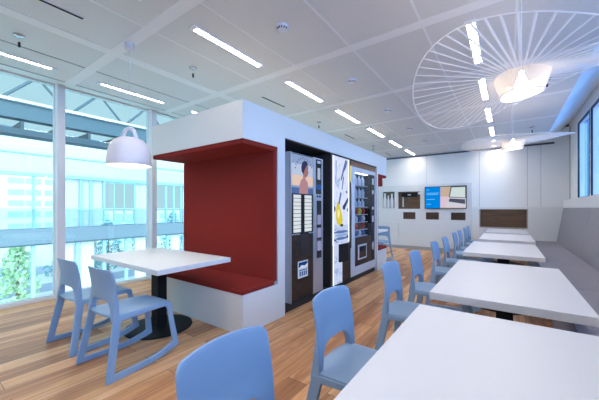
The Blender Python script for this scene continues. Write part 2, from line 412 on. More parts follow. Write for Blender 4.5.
v.pr('water_drop', sb, ell(4.19,1.50,.03,.02), .003, .0065, po); v.pr('water_drop', sb, ell(4.22,1.22,.02,.03), .003, .0065, po)
v.pr('lemon', E('lemon', (226,208,64), .95), [(3.86,1.29),(3.89,1.34),(3.93,1.30),(3.97,1.24),(4.03,1.14),(4.05,1.06),(4.02,1.00),(3.95,.985),(3.88,1.01),(3.845,1.09),(3.84,1.20)], .003, .008, po)
v.pr('lemon_highlight', E('lemonl', (246,240,170), 1), ell(3.915,1.16,.035,.07), .007, .0095, po)
v.bx('bowl', M['p_bowl'], 3.776, 4.25, .705, .985, .003, .0052, po)
v.pr('leaf', E('leaf', (70,110,60), .7), ell(4.02,.985,.05,.022), .003, .0085, po)
for k in range(3): v.pr('ripple', (sb, sp, sb)[k], ell(4.01,.885-.05*k,.235-.03*k,.022), .003, .0065+.0005*k, po)
v.pr('ripple_shadow', sd, [(3.775,.76),(3.86,.75),(3.80,.80)], .003, .007, po); v.pr('ripple_shadow', sd, [(4.25,.78),(4.14,.77),(4.22,.83)], .003, .007, po)
v.bx('lower_panel', M['dkwood'], 4.045, 4.32, .12, .70, -.006, .004, label='dark wood grain lower panel')
v.bx('delivery_hatch', M['black'], 3.92, 4.20, .43, .70, .003, .035, label='black delivery hatch', bevel=.006)
v.bx('chrome_edge', M['chrome'], 4.33, 4.36, .60, 1.66, -.006, .012); v.bx('lit_edge', E('yel', (225,225,150), .9), 4.33, 4.355, 1.68, 1.93, -.006, .012)

# snack machine with a real glass display
v = Mach('snack_machine', 'silver framed vending machine with glass display of bottles and snacks', -2.13, 5.03)
b = MB()
y0, y1 = 4.45, 5.58
for bx_ in ((-.80,-.72,y0,y1,.092,1.95), (-.72,-.012,y0,y0+.045,.092,1.95), (-.72,-.012,5.36,y1,.092,1.95), (-.72,-.012,y0+.045,5.36,.092,.72), (-.72,-.012,y0+.045,5.36,1.89,1.95)):
    b.box(bx_[0], bx_[1], bx_[2]-5.03, bx_[3]-5.03, bx_[4]-.092, bx_[5]-.092)
b.build('cabinet', M['black'], v.t)
b = holed('front_frame', M['lightgrey'], 'x', -.013, .010, y0-5.03, y1-5.03, 0, 1.95-.092, [(4.62-5.03, 5.54-5.03, .24-.092, 1.885-.092)], v.t)
b['label'] = 'silver grey front frame'
v.bx('glass', M['glassV'], 4.62, 5.36, .73, 1.885, -.004, .002)
v.bx('control_column', M['matblack'], 5.36, 5.54, .24, 1.885, -.012, .004, label='dark control column')
for z, h in ((1.70,.12),(1.52,.07),(1.22,.05),(.98,.12)): v.bx('keypad', M['lightgrey'], 5.41, 5.49, z, z+h, .003, .008)
v.pr('coin_return', M['silver'], ell(5.45,.52,.05,.08), .003, .010)
lp = v.bx('lower_panel', M['dkwood'], 4.62, 5.36, .24, .73, -.012, .004, label='dark wood grain lower panel')
hf = v.bx('hatch_frame', M['lightgrey'], 4.75, 5.13, .335, .60, .003, .014, lp, bevel=.02)
v.bx('hatch_flap', M['dkglass'], 4.79, 5.09, .365, .57, .013, .018, hf, bevel=.01)
SH = (1.665, 1.445, 1.27, 1.13, .99, .85, .735)
for z in SH: v.bx('shelf', M['lightgrey'], 4.50, 5.355, z-.012, z, -.60, -.06)
v.bx('inner_lamp', glow('lamp_strip', (.8,.88,1,1), 3.0), 4.50, 5.35, 1.875, 1.887, -.12, -.05)
snack_cols = [((200,205,215), (120,130,150)), ((190,198,210),(70,90,130)), ((180,190,205),(190,195,200)), ((170,50,44), (210,190,70)), ((214,206,196), (60,90,150)), ((188,70,40),(120,60,40)), ((70,110,160),(200,200,205))]
def bottle_mesh(h, r):
    return MB().lathe([(0,0),(r*.92,0),(r,.012),(r,h*.55),(r*.85,h*.66),(r*.42,h*.84),(r*.40,h*.9),(0,h*.9)], n=14)
for ri, z in enumerate(SH):
    h = (1.875 if ri == 0 else SH[ri-1]-.012)-z
    c1, c2 = snack_cols[ri]
    ma = mat('pack_%d' % ri, srgb(*c1), .35, noise_amt=.1); mb_ = mat('packb_%d' % ri, srgb(*c2), .4, noise_amt=.1)
    nm = ['top','second','third','fourth','fifth','sixth','lowest'][ri]
    for k in range(5):
        y = 4.58+.165*k
        if ri < 3:
            hh = min(.19, h-.015)
            o = bottle_mesh(hh, .036).build('bottle', ma, None, smooth=True); o.location = (-2.25, y, z+.002)
            cp = MB().lathe([(0,0),(.016,0),(.016,hh*.11),(0,hh*.11)], n=10).build('cap', mb_, o); cp.location = (0,0,hh*.89)
            tag(o, 'clear drink bottle on the %s shelf behind the snack machine glass' % nm, 'bottle', 'bottles on the %s vending shelf' % nm)
        else:
            hh = min(.12, h-.012)
            b = MB()
            w = .055
            b.add([(-.008,-w,0),(.008,-w,0),(.008,w,0),(-.008,w,0),(-.026,-w*.9,hh*.5),(.026,-w*.9,hh*.5),(.026,w*.9,hh*.5),(-.026,w*.9,hh*.5),(-.006,-w,hh),(.006,-w,hh),(.006,w,hh),(-.006,w,hh)],
                  [(0,3,2,1),(8,9,10,11)]+[(i,(i+1)%4,(i+1)%4+4,i+4) for i in range(4)]+[(i+4,(i+1)%4+4,(i+1)%4+8,i+8) for i in range(4)])
            o = b.build('snack_packet', (ma, mb_)[k % 2], None); o.location = (-2.24, y, z+.002)
            sub = (k % 2 == 0)
            tag(o, '%s snack packet on the %s shelf behind the snack machine glass' % ({3:('red','yellow'),4:('cream','blue'),5:('orange red','brown'),6:('blue','pale grey')}[ri][0 if sub else 1], nm), 'snack packet', '%s packets on the %s vending shelf' % ('darker' if sub else 'other', nm))

# ------------------------------------------------------------------ tables
def table(label, group, L, W, rz, loc, rename=None):
    t = thing('dining_table', label, 'table', loc, rz, group)
    MB().box(-L/2, L/2, -W/2, W/2, .695, .74).build('tabletop', M['table'], t, bevel=.003)
    o = MB().box(-.065, .065, -.05, .05, .012, .685).build('column', M['black'], t, bevel=.004); o['label'] = 'square black column'
    o = MB().lathe([(0,0),(.325,0),(.33,.004),(.327,.010),(.305,.014),(0,.014)], n=64).build('base_disc', M['black'], t); o['label'] = 'round black base'
    MB().box(-.22, .22, -.20, .20, .685, .695).build('top_plate', M['black'], t)
    return t
t1 = table('white table beside the red bench nearest the atrium windows', 'white tables', 1.345, .775, 0, (-2.995, 1.655, 0))
dup(t1, (-3.0, 6.54, 0), 0, 'white table at the red bench behind the vending booth by the wall cupboards', 'white tables')
row_y = [.9625, 2.58, 4.535, 6.315, 8.015]
row_lab = ['white table in the grey banquette row nearest the camera', 'white table second along the banquette row, counted from the camera',
           'white table third along the grey banquette row, in the middle', 'white table fourth along the banquette row, second from the wall niche',
           'white table at the far end of the banquette row below the wood niche']
tr = table(row_lab[0], 'white tables', 1.345, .74, PI/2, (-.008, row_y[0], 0))
for y, l in zip(row_y[1:], row_lab[1:]): dup(tr, (-.05 if 4 < y < 5 else -.015, y, 0), PI/2, l, 'white tables')

# ------------------------------------------------------------------ tilting plastic chairs (face local +Y)
def lerp(a, b, t): return a+(b-a)*t
def chair_halfwidth(z):
    return lerp(.258, .205, z/.45) if z < .45 else lerp(.205, .194, (z-.45)/.335)
def catmull(pts, n=6):
    out = []
    for i in range(len(pts)-1):
        p0 = pts[max(i-1,0)]; p1 = pts[i]; p2 = pts[i+1]; p3 = pts[min(i+2, len(pts)-1)]
        for k in range(n):
            t = k/n
            out.append(tuple(.5*((2*b)+(-a+c)*t+(2*a-5*b+4*c-d)*t*t+(-a+3*b-3*c+d)*t**3) for a,b,c,d in zip(p0,p1,p2,p3)))
    out.append(pts[-1]); return out
def make_chair(label, group, loc, rz):
    t = thing('chair', label, 'chair', loc, rz, group)
    # side frames: closed loop of rear leg, rocker skid, front leg, seat rail
    outer = [(-.300,0),(-.20,0),(-.05,.0),(.06,.004),(.16,.018),(.25,.038),(.305,.055),(.298,.10),(.272,.27),(.255,.40),(.245,.440),(.15,.440),(0,.438),(-.12,.436),(-.225,.436),(-.237,.38),(-.268,.20),(-.290,.07)]
    inner = [(-.243,.046),(-.19,.046),(-.05,.046),(.05,.050),(.14,.064),(.215,.084),(.248,.100),(.246,.12),(.228,.27),(.215,.385),(.200,.408),(.14,.410),(0,.408),(-.10,.406),(-.172,.404),(-.180,.37),(-.212,.20),(-.236,.08)]
    for sx in (-1, 1):
        b = MB(); n = len(outer); vs = []
        for dx in (0, .024):
            for ring in (outer, inner):
                for y, z in ring:
                    vs.append((sx*(chair_halfwidth(z)*lerp(1.02, .88, max(0, min(1, (y+.25)/.52)))-dx), y, z))
        fs = []
        for i in range(n):
            j = (i+1) % n
            fs += [(i, j, n+j, n+i), (2*n+i, 3*n+i, 3*n+j, 2*n+j), (i, 2*n+i, 2*n+j, j), (n+i, n+j, 3*n+j, 3*n+i)]
        b.add(vs, fs); b.build('side_frame', M['chair'], t, bevel=.005)
    # seat shell
    nu, nv = 14, 14; top = []; 
    def seat_pt(u, w):   # u -1..1 across, w 0..1 rear->front
        yr = -.225+.055*u*u if False else -.215-.030*(1-u*u)
        y = lerp(yr, .262-.012*u*u, w)
        hw = lerp(.198, .186, w)
        z = .452-.018*(1-u*u)*math.sin(PI*min(1, w*1.05))*.8 - .020*max(0, (w-.82)/.18)**2 - .006*abs(u)**6
        return (u*hw, y, z)
    b = MB(); vs = []
    for s in (0, 1):
        for j in range(nv+1):
            for i in range(nu+1):
                x, y, z = seat_pt(-1+2*i/nu, j/nv); vs.append((x, y, z-.020*s))
    W = nu+1; K = W*(nv+1); fs = []
    for j in range(nv):
        for i in range(nu):
            a = j*W+i
            fs += [(a, a+1, a+W+1, a+W), (K+a, K+a+W, K+a+W+1, K+a+1)]
    edge = [i for i in range(W)]+[j*W+nu for j in range(1, nv+1)]+[nv*W+i for i in range(nu-1, -1, -1)]+[j*W for j in range(nv-1, 0, -1)]
    for k in range(len(edge)):
        p, q = edge[k], edge[(k+1) % len(edge)]
        fs.append((p, K+p, K+q, q))
    b.add(vs, fs); b.build('seat', M['chair'], t, smooth=True, bevel=.004, angle=60)
    # backrest with its two uprights, one shell
    ss = [-1,-.965,-.92,-.87,-.84,-.80,-.74,-.64,-.5,-.3,-.1,.1,.3,.5,.64,.74,.80,.84,.87,.92,.965,1]
    nt_ = 14; vs = []
    def zlow(s):
        a = abs(s)
        if a >= .86: return .41
        return .41+.145*(1-(a/.86)**6)
    def ztop(s):
        a = abs(s); return .797-.010*a*a-(.026*((a-.86)/.14)**2.2 if a > .86 else 0)
    def prof_y(z):
        k = (z-.43)/.36
        return -.185-.004*k-.036*max(0, k)**2.4
    for side in (0, 1):
        for s in ss:
            for j in range(nt_+1):
                z = lerp(zlow(s), ztop(s), j/nt_)
                hw = chair_halfwidth(z)
                y = prof_y(z)-.036*(1-s*s)*max(0, min(1, (z-.46)/.16))
                th = lerp(.05, .013, max(0, min(1, (z-.43)/.2)))
                vs.append((s*hw, y-(th if side else 0), z))
    W = nt_+1; K = W*len(ss); fs = []
    for i in range(len(ss)-1):
        for j in range(nt_):
            a = i*W+j; fs += [(a, a+W, a+W+1, a+1), (K+a, K+a+1, K+a+W+1, K+a+W)]
    edge = [j for j in range(W)]+[i*W+nt_ for i in range(1, len(ss))]+[(len(ss)-1)*W+j for j in range(nt_-1, -1, -1)]+[i*W for i in range(len(ss)-2, 0, -1)]
    for k in range(len(edge)):
        p, q = edge[k], edge[(k+1) % len(edge)]; fs.append((p, q, K+q, K+p))
    b = MB().add(vs, fs); b.build('backrest', M['chair'], t, smooth=True, bevel=.003, angle=60)
    return t
c0 = make_chair('blue-grey chair at the atrium table, on the side toward the camera', 'chairs at the atrium table', (-2.565, 1.172, 0), math.radians(2.5))
dup(c0, (-3.24, 1.157, 0), math.radians(3), 'blue-grey chair at the atrium table, on the side toward the window mullion')
dup(c0, (-2.56, 6.98, 0), PI, 'blue chair partly hidden behind the far end of the vending booth', 'chairs at the table behind the booth')
cy = [.675, 1.41, 2.40, 3.18, 4.20, 5.02, 6.02, 6.72, 7.65, 8.36]
cl = ['blue chair nearest the camera, cropped by the frame bottom, at the banquette tables']+\
     ['blue chair %s along the banquette tables, counted from the camera' % ORD[k] for k in range(1, 9)]+\
     ['blue chair last along the banquette tables, closest to the wood niche']
for y, l in zip(cy, cl):
    dup(c0, (-.555, y, 0), -PI/2, l, 'chairs along the banquette tables')

# ------------------------------------------------------------------ banquette along the windows
bq = thing('banquette', 'long grey upholstered banquette under the windows, beside the row of white tables', 'banquette', (.66, 3.0, 0))
ys = [-3.0, -1.0, .75, 2.35, 3.95, 5.62, 6.30, 7.9, 9.18]
for a, b_ in zip(ys, ys[1:]):
    MB().box(.37-.66, .955-.66, a+.003-3, b_-.003-3, .36, .45).build('seat_cushion', M['grey'], bq, bevel=.012)
MB().box(.40-.66, .94-.66, -3.0-3, 9.18-3, 0, .36).build('base', M['grey'], bq)
yy = [-3.0, -1.2, .4, 2.0, 3.4, 4.9, 6.45, 9.18]
for a, b_ in zip(yy, yy[1:]):
    MB().prism([(.955-.66,.40),(1.08-.66,1.252),(1.19-.66,1.252),(1.19-.66,.40)], 'y', a+.003-3, b_-.003-3).build('back_panel', M['grey'], bq, bevel=.006)

# ------------------------------------------------------------------ far wall units
YU = 9.20
u = thing('wall_unit', 'pale grey wall cupboard unit holding the screen, bottle niche and coffee niche', 'cupboard', (-2.6, YU, 0))
def U(o): return o
def ubox(name, m, x0, x1, y0, y1, z0, z1, par, ox, bevel=0):
    return MB().box(x0-ox, x1-ox, y0, y1, z0, z1).build(name, m, par, bevel=bevel)
holes = [(-3.25,-2.88,1.245,1.765),(-2.77,-2.115,1.225,1.75)]
holed('front_panel', M['cab'], 'y', 0, .02, -5.05+2.6, -.775+2.6, .82, 1.945, [(a+2.6,b+2.6,c,d) for a,b,c,d in holes], u)
MB().box(-5.05+2.6, -.775+2.6, .02, .085, 1.925, 1.945).build('top_panel', M['cab'], u)
MB().box(-.795+2.6, -.775+2.6, .02, .085, .10, 1.945).build('side_panel', M['cab'], u)
for a, b_ in ((-5.05,-4.06),(-4.06,-3.41),(-3.41,-2.755),(-2.755,-2.105),(-2.105,-1.445),(-1.445,-.775)):
    d = MB().box(a+.003+2.6, b_-.003+2.6, 0, .02, .10, .815).build('door', M['cab'], u, bevel=.002)
MB().box(-5.05+2.6, -.775+2.6, .03, .06, 0, .10).build('plinth', M['softgap'], u)
for (a,b_,c,d), m_ in zip(holes, (M['brwood'], M['brwood'])):
    MB().box(a+2.6, b_+2.6, .070, .085, c, d).build('niche_back', mat('niche_dark', srgb(92,96,84), .6) if a < -3 else M['brwood'], u)
    for q in ((a-.012,a),(b_,b_+.012)): MB().box(q[0]+2.6, q[1]+2.6, .02, .085, c, d).build('niche_side', M['rimwood'], u)
    MB().box(a+2.6, b_+2.6, .02, .085, c-.012, c).build('niche_floor', M['rimwood'], u)
for n, (a, b_) in enumerate(((-2.61,-2.25),(-1.955,-1.60),(-1.29,-.93))):
    g = MB().box(a+2.6, b_+2.6, -.004, .004, .912, 1.124).build('grille', M['brwood'], u); g['label'] = 'brown wood vent grille'
    for k in range(7): MB().box(a+.02+2.6, b_-.02+2.6, -.008, -.003, .93+k*.027, .945+k*.027).build('slat', M['dkwood'], g)
# bottles in the niche
for k, (x, lab, h, r) in enumerate(((-3.185,'tall white bottle standing in the wall niche, on the side of the booth',.47,.052),(-3.078,'white bottle in the wall niche, between two other bottles',.40,.042),(-2.965,'white bottle in the wall niche, beside the coffee niche',.45,.050))):
    o = MB().lathe([(0,0),(r*.9,0),(r,.02),(r,h*.5),(r*.9,h*.62),(r*.5,h*.78),(r*.45,h*.86),(0,h*.86)], n=20).build('bottle', M['table'], None, smooth=True)
    cp = MB().lathe([(0,0),(r*.55,0),(r*.55,h*.12),(r*.3,h*.14),(0,h*.14)], n=16).build('stopper', M['table'], o, smooth=True); cp.location = (0,0,h*.86)
    o.location = (x, YU+.012, 1.246); tag(o, lab, 'bottle', 'bottles in the wall niche')
# coffee / water tap
d = thing('drinks_tap', 'black built-in drinks dispenser with chrome spout in the brown wood niche', 'drinks dispenser', (-2.42, YU, 1.56))
MB().box(-.235, .225, -.03, .068, .03, .15).build('tap_housing', M['black'], d, bevel=.004)
MB().box(-.05, .05, -.034, -.028, .07, .11).build('display', M['softgap'], d)
MB().tube([(0,-.01,.03),(0,-.01,-.02)], .012).build('spout', M['chrome'], d)
MB().tube([(-.20,.03,.03),(-.20,.03,-.28)], .022).build('supply_pipe', M['silver'], d)
MB().box(.24, .30, 0, .06, .10, .17).build('switch', M['table'], d)
# screen
tv = thing('wall_screen', 'wall mounted flat screen showing a blue slide and a laptop photo', 'screen', (-1.44, YU-.004, 1.55))
MB().box(-.54, .54, -.045, 0, -.322, .322).build('bezel', M['black'], tv, bevel=.004)
scr = MB().box(-.525, .525, -.047, -.044, -.305, .305).build('screen', E('tvtan', (205,178,160), .95), tv)
def tvp(name, m, pts, d): return MB().prism(pts, 'y', -.047-d, -.046).build(name, m, scr)
tvp('blue_slide', E('tvblue', (0,138,232), .95), [(-.525,-.305),(-.115,-.305),(-.115,.305),(-.525,.305)], .002)
for z, w in ((.215,.07),(.12,.33),(.08,.30),(-.06,.22),(-.20,.12)): tvp('slide_text', E('tvtxt', (120,196,250), .95), [(-.48,z),(-.48+w,z),(-.48+w,z+.02),(-.48,z+.02)], .003)
tvp('pink_surface', E('tvpink', (226,200,214), .95), [(-.115,-.28),(.20,-.28),(.13,.02),(-.115,.03)], .002)
tvp('laptop_lid', E('tvlid', (100,104,108), .95), [(.10,.0),(.15,.305),(.525,.305),(.525,-.03)], .003)
tvp('laptop_display', E('tvdis', (206,222,220), 1), [(.13,.02),(.175,.275),(.505,.275),(.505,-.01)], .004)
tvp('laptop_base', E('tvbase', (214,212,226), .95), [(.10,.0),(.525,-.03),(.525,-.285),(.03,-.285),(.02,-.24)], .0035)
tvp('laptop_keys', E('tvkey', (84,88,110), .9), [(.12,-.03),(.505,-.06),(.505,-.19),(.10,-.12)], .0045)
# low unit with wood niche
l = thing('low_cabinet', 'pale grey half height cabinet with long dark wood niche behind the last table', 'cabinet', (.17, YU, 0))
holed('front_panel', M['cab'], 'y', 0, .02, -.77-.17, 1.08-.17, .45, 1.272, [(-.585-.17,.405-.17,.75,1.205)], l)
MB().box(-.77-.17, 1.08-.17, .02, .095, 1.252, 1.272).build('top_panel', M['cab'], l)
MB().box(-.77-.17, .36-.17, 0, .02, 0, .45).build('kick_panel', M['cab'], l)
n_ = MB().box(-.585-.17, .405-.17, .078, .095, .75, 1.205).build('niche_back', M['brwood'], l); n_['label'] = 'dark wood niche back'
holed('niche_rim', M['rimwood'], 'y', -.006, .078, -.605-.17, .425-.17, .73, 1.225, [(-.585-.17,.405-.17,.75,1.205)], l)

# ------------------------------------------------------------------ ceiling fittings
def ceiling_light(loc, w, label, group):
    t = thing('ceiling_light', label, 'ceiling light', loc, 0, group)
    L = .91
    holed_ = MB()
    for (x0,x1,y0,y1) in ((-w/2-.010,-w/2,-L/2-.01,L/2+.01),(w/2,w/2+.010,-L/2-.01,L/2+.01),(-w/2,w/2,-L/2-.01,-L/2+.035),(-w/2,w/2,L/2-.035,L/2+.01)):
        holed_.box(x0,x1,y0,y1,-.012,.0)
    holed_.build('frame', M['louver'], t)
    MB().box(-w/2, w/2, -L/2, L/2, -.004, 0).build('tube', M['tube'], t)
    b = MB(); n = 17
    for k in range(1, n):
        y = -L/2+.035+(L-.07)*k/n
        b.box(-w/2, w/2, y-.003, y+.003, -.012, -.0035)
    b.box(-w/2, -w/2+.002, -L/2+.03, L/2-.03, -.012, -.0035)
    b.build('louver', M['louver'], t)
    return t
proto = None
rows = [(-4.30,.045,'the atrium window edge',range(-3,6)), (-2.29,.062,'the vending machine front',range(-3,6)), (-.26,.068,'the row of white tables',range(-3,6))]
for x, w, where, ks in rows:
    proto = None
    vis = [k for k in ks if k >= (-1 if x < -2 else 1)]
    for k in ks:
        y = 2.02+1.3475*k
        if abs(x+.26) < .01: y = 2.02+1.3475*k
        if k in vis: lab = 'ceiling light strip above %s, %s in its row from the camera' % (where, ORD[vis.index(k)])
        else: lab = 'ceiling light strip over %s, out of view behind' % where
        g = 'ceiling light strips above '+where
        if proto is None: proto = ceiling_light((x, y, ZC), w, lab, g)
        else: dup(proto, (x, y, ZC), 0, lab, g)
p = None
for k, y in enumerate((.70, 3.40, 6.05, 8.68)):
    lab = ['black ceiling air slot by the atrium side near the camera', 'black ceiling air slot over the booth roof, close to its front corner', 'black ceiling air slot over the middle of the booth roof', 'black ceiling air slot near the far wall cupboards'][k]
    if p is None:
        p = thing('air_slot', lab, 'air vent', (-2.95, y, ZC), 0, 'ceiling air slots')
        MB().box(-.022, .022, -.27, .27, -.006, 0).build('frame', M['band'], p); MB().box(-.013, .013, -.262, .262, -.008, -.0055).build('slot', M['black'], p)
    else: dup(p, (-2.90, y, ZC), 0, lab)
p = None
for k, y in enumerate((2.03, 3.39, 4.75, 6.08, 7.42)):
    lab = 'round white detector on the ceiling, %s in the line counted from the camera' % ORD[k]
    if p is None:
        p = thing('smoke_detector', lab, 'smoke detector', (-1.63, y, ZC), 0, 'round ceiling detectors')
        MB().lathe([(0,0),(.058,0),(.058,-.014),(.050,-.030),(.040,-.036),(0,-.038)], n=28).build('body', M['louver'], p, smooth=True, bevel=.002)
        for a in range(5):
            o = MB().box(-.006,.006,-.004,.004,-.006,.006).build('sensor_slot', M['black'], p); an = -1.9+a*.45
            o.location = (.047*math.cos(an), .047*math.sin(an), -.031); o.rotation_euler = (0,0,an)
    else: dup(p, (-1.60, y, ZC), 0, lab)
p = None
for x, y, lab in ((-3.73,.71,'chrome sprinkler head on the ceiling near the bell pendant and atrium windows'),(-2.96,2.04,'sprinkler head on the ceiling in front of the booth canopy'),(-2.89,4.70,'sprinkler head on the ceiling above the middle of the booth roof'),(-2.85,7.33,'sprinkler head on the ceiling beyond the far end of the booth'),(.41,7.45,'sprinkler head on the ceiling beside the smaller spoked pendant'),(.41,4.79,'sprinkler head on the ceiling just beside the larger spoked pendant crown')):
    if p is None:
        p = thing('sprinkler', lab, 'sprinkler', (x, y, ZC), 0, 'ceiling sprinklers')
        MB().lathe([(0,0),(.045,0),(.038,-.012),(.015,-.016),(0,-.016)], n=24).build('escutcheon', M['chrome'], p, smooth=True)
        MB().tube([(0,0,-.01),(0,0,-.055)], .010).build('stem', M['black'], p)
        MB().lathe([(0,0),(.020,0),(.022,-.004),(0,-.005)], n=12).build('deflector', M['black'], p)
        p.children[-1].location = (0,0,-.055)
    else: dup(p, (x, y, ZC), 0, lab)

# bell pendant over the atrium table
bp = thing('bell_pendant', 'white bell shaped pendant lamp with loop handle over the atrium table', 'pendant lamp', (-3.02, 1.37, 0))
pr = [(.194,1.662),(.197,1.667),(.194,1.72),(.188,1.78),(.178,1.83),(.161,1.873),(.131,1.910),(.088,1.932),(.045,1.941),(0,1.943)]
MB().lathe(pr, n=56).build('shade', M['lamp_shell'], bp, smooth=True)
o = bp.children[-1]; md = o.modifiers.new('thick', 'SOLIDIFY'); md.thickness = .006; md.offset = -1
MB().tube([(.056*math.cos(a), .036*math.cos(a), 1.920+.110*math.sin(a)) for a in [PI*k/18 for k in range(19)]], .020, n=12).build('handle', M['lamp_shell'], bp, smooth=True)
MB().tube([(0,0,2.03),(0,0,2.83)], .003).build('cord', mat('cord_grey', (.6,.6,.6,1), .6), bp)
MB().lathe([(0,2.80),(.040,2.80),(.044,2.806),(.044,ZC),(0,ZC)], n=32).build('ceiling_rose', M['lamp_shell'], bp, bevel=.003)
MB().lathe([(0,1.72),(.03,1.73),(.045,1.76),(.03,1.80),(.015,1.82),(0,1.83)], n=20).build('bulb', M['bulb'], bp, smooth=True)

# spoked pendants
def spoked(label, C, R, rw, crown_h, warp, dens, rr):
    t = thing('spoked_pendant', label, 'pendant lamp', (C[0], C[1], C[2]), 0, 'spoked pendant lamps')
    def rim(a, r=R, full=1.0):
        x, y = r*math.cos(a), r*math.sin(a); ax, ay, b_, c_ = warp
        k = (r/R)
        return Vector((x, y, (ax*x+ay*y+(b_*(x*x-y*y)+c_*x*y)/R)))
    MB().tube([rim(2*PI*k/120) for k in range(120)], .0042, n=6, closed=True).build('brim_ring', M['fibre'], t, smooth=True)
    ct = lambda a: Vector((rw*math.cos(a), rw*math.sin(a), rim(a, rw).z))
    cb = lambda a: Vector((rw*.76*math.cos(a), rw*.76*math.sin(a), rim(a, rw).z*.9-crown_h))
    MB().tube([ct(2*PI*k/60) for k in range(60)], .0035, n=6, closed=True).build('crown_ring', M['fibre'], t, smooth=True)
    MB().tube([cb(2*PI*k/60) for k in range(60)], .0045, n=6, closed=True).build('crown_base_ring', M['fibre'], t, smooth=True)
    for k in range(dens):
        a = 2*PI*(k+.5)/dens
        p, q, s_ = rim(a), ct(a), cb(a)
        MB().tube([p, q], rr, n=4, flat=.5).build('spoke', M['fibre'], t)
    b = MB()
    m2 = dens*2
    for k in range(m2):
        a = 2*PI*(k+.5)/m2; w = PI/m2*.62
        b.add([ct(a-w), ct(a+w), cb(a+w), cb(a-w)], [(0,1,2,3)])
    o = b.build('crown', M['crown'], t)
    md = o.modifiers.new('thick', 'SOLIDIFY'); md.thickness = .002
    tt = Vector((0,0,ZC-C[2]))
    MB().tube([(0,0,-.02),(0,0,ZC-C[2])], .0028).build('cord', M['fibre'], t)
    MB().lathe([(0,ZC-C[2]-.03),(.05,ZC-C[2]-.03),(.055,ZC-C[2]),(0,ZC-C[2])], n=28).build('ceiling_rose', M['louver'], t)
    MB().lathe([(0,-.085),(.022,-.08),(.034,-.055),(.03,-.03),(.016,-.005),(.012,.03),(0,.03)], n=20).build('bulb', M['bulb'], t, smooth=True)
    return t
m = bpy.data.materials.new('crown_strips'); m.use_nodes = True
nt = m.node_tree; nt.nodes.clear(); o_ = nt.nodes.new('ShaderNodeOutputMaterial')
d1 = nt.nodes.new('ShaderNodeBsdfDiffuse'); d1.inputs[0].default_value = (.86,.84,.82,1)
d2 = nt.nodes.new('ShaderNodeBsdfTranslucent'); d2.inputs[0].default_value = (.9,.84,.78,1)
mx = nt.nodes.new('ShaderNodeMixShader'); mx.inputs[0].default_value = .55
nt.links.new(d1.outputs[0], mx.inputs[1]); nt.links.new(d2.outputs[0], mx.inputs[2]); nt.links.new(mx.outputs[0], o_.inputs[0])
M['crown'] = m
spoked('large white spoked hat pendant lamp above the second banquette table, closer to the camera', (.082, 2.534, 2.162), .70, .160, .125, (.061, -.026, -.061, .374), 60, .0072)
spoked('smaller looking white spoked hat pendant lamp farther along the banquette row', (.075, 5.60, 2.285), .70, .160, .125, (.03, .05, .0, .10), 60, .0072)

# ------------------------------------------------------------------ the world beyond the atrium glass
M['teal'] = mat('teal_steel', srgb(62, 80, 90), .5)
M['slate'] = mat('slate_steel', srgb(46, 62, 72), .6)
M['steel'] = mat('pale_steel', srgb(150, 190, 208), .5)
M['fac'] = mat('facade_white', (.53, .54, .53, 1), .6)
M['facw'] = mat('facade_window', srgb(150, 186, 208), .3)
M['slab'] = mat('slab_edge', srgb(108, 120, 130), .5)
M['leafm'] = mat('tree_leaves', srgb(176, 208, 168), .8, noise_amt=.35, scale=6)
M['leafd'] = mat('dark_hedge', srgb(104, 146, 150), .8, noise_amt=.3, scale=5)
M['bark'] = mat('tree_bark', srgb(110, 90, 74), .9)
M['road'] = mat('road', srgb(160, 172, 190), .9)
M['pave'] = mat('paving', srgb(216, 220, 222), .9)
ground = struct(box('ground', M['pave'], -160, -6, -60, 140, -8.2, -8.0))
for x0_, x1_ in ((-46,-41.5), (-60,-53), (-35,-32.5)):
    struct(box('street', M['road'], x0_, x1_, -60, 140, -8.0, -7.97))
g = thing('roof_truss', 'steel blue roof truss and girder spanning the atrium beyond the windows', 'roof truss', (-16, 8, 0))
gy = lambda y: y-8
MB().box(-.25, .25, gy(-6), gy(30), 4.80, 5.42).build('girder', M['teal'], g)
MB().box(-.3, .45, gy(-6), gy(30), 5.42, 5.52).build('bottom_chord', M['fac'], g)
MB().box(-.12, .12, gy(-6), gy(30), 6.62, 6.74).build('top_chord', M['steel'], g)
MB().box(-.2, .5, gy(-6), gy(30), 4.12, 4.36).build('lower_beam', M['slate'], g)
MB().box(-1.6, -1.5, gy(-6), gy(30), 4.36, 4.80).build('soffit_panel', M['steel'], g)
y = -4.8; 
for k in range(14):
    ya, yb2 = 2.47-2.28*3+2.28*k, 2.47-2.28*3+2.28*k+1.06
    MB().tube([(0,gy(ya),5.5),(0,gy(yb2),6.62)], .055, n=6).build('diagonal', M['teal'], g)
    MB().tube([(0,gy(yb2+.14),6.62),(0,gy(ya+2.2),5.5)], .055, n=6).build('diagonal', M['teal'], g)
for k in range(20):
    yk = -5+1.15*k
    MB().box(-1.5, .2, gy(yk), gy(yk+.10), 4.40, 4.72).build('rafter', M['slate'], g)
fa = thing('atrium_facade', 'white facade with tall glazing and a walkway across the atrium', 'building', (-23.5, 10, 0))
fy = lambda y: y-10
MB().box(-.4, 0, fy(-12), fy(40), 3.35, 5.6).build('spandrel', M['fac'], fa)
MB().box(0, .12, fy(-12), fy(40), 4.50, 4.56).build('ledge', M['steel'], fa)
MB().box(-.2, .15, fy(-12), fy(40), 3.18, 3.38).build('beam', M['steel'], fa)
MB().box(-.9, .3, fy(-12), fy(40), -.95, -.02).build('walkway_slab', M['slab'], fa)
MB().box(.2, .34, fy(-12), fy(40), -1.02, -.94).build('slab_edge', M['teal'], fa)
MB().box(.22, .28, fy(-12), fy(40), 1.17, 1.22).build('handrail', M['steel'], fa)
MB().box(.23, .27, fy(-12), fy(40), .62, .65).build('midrail', M['steel'], fa)
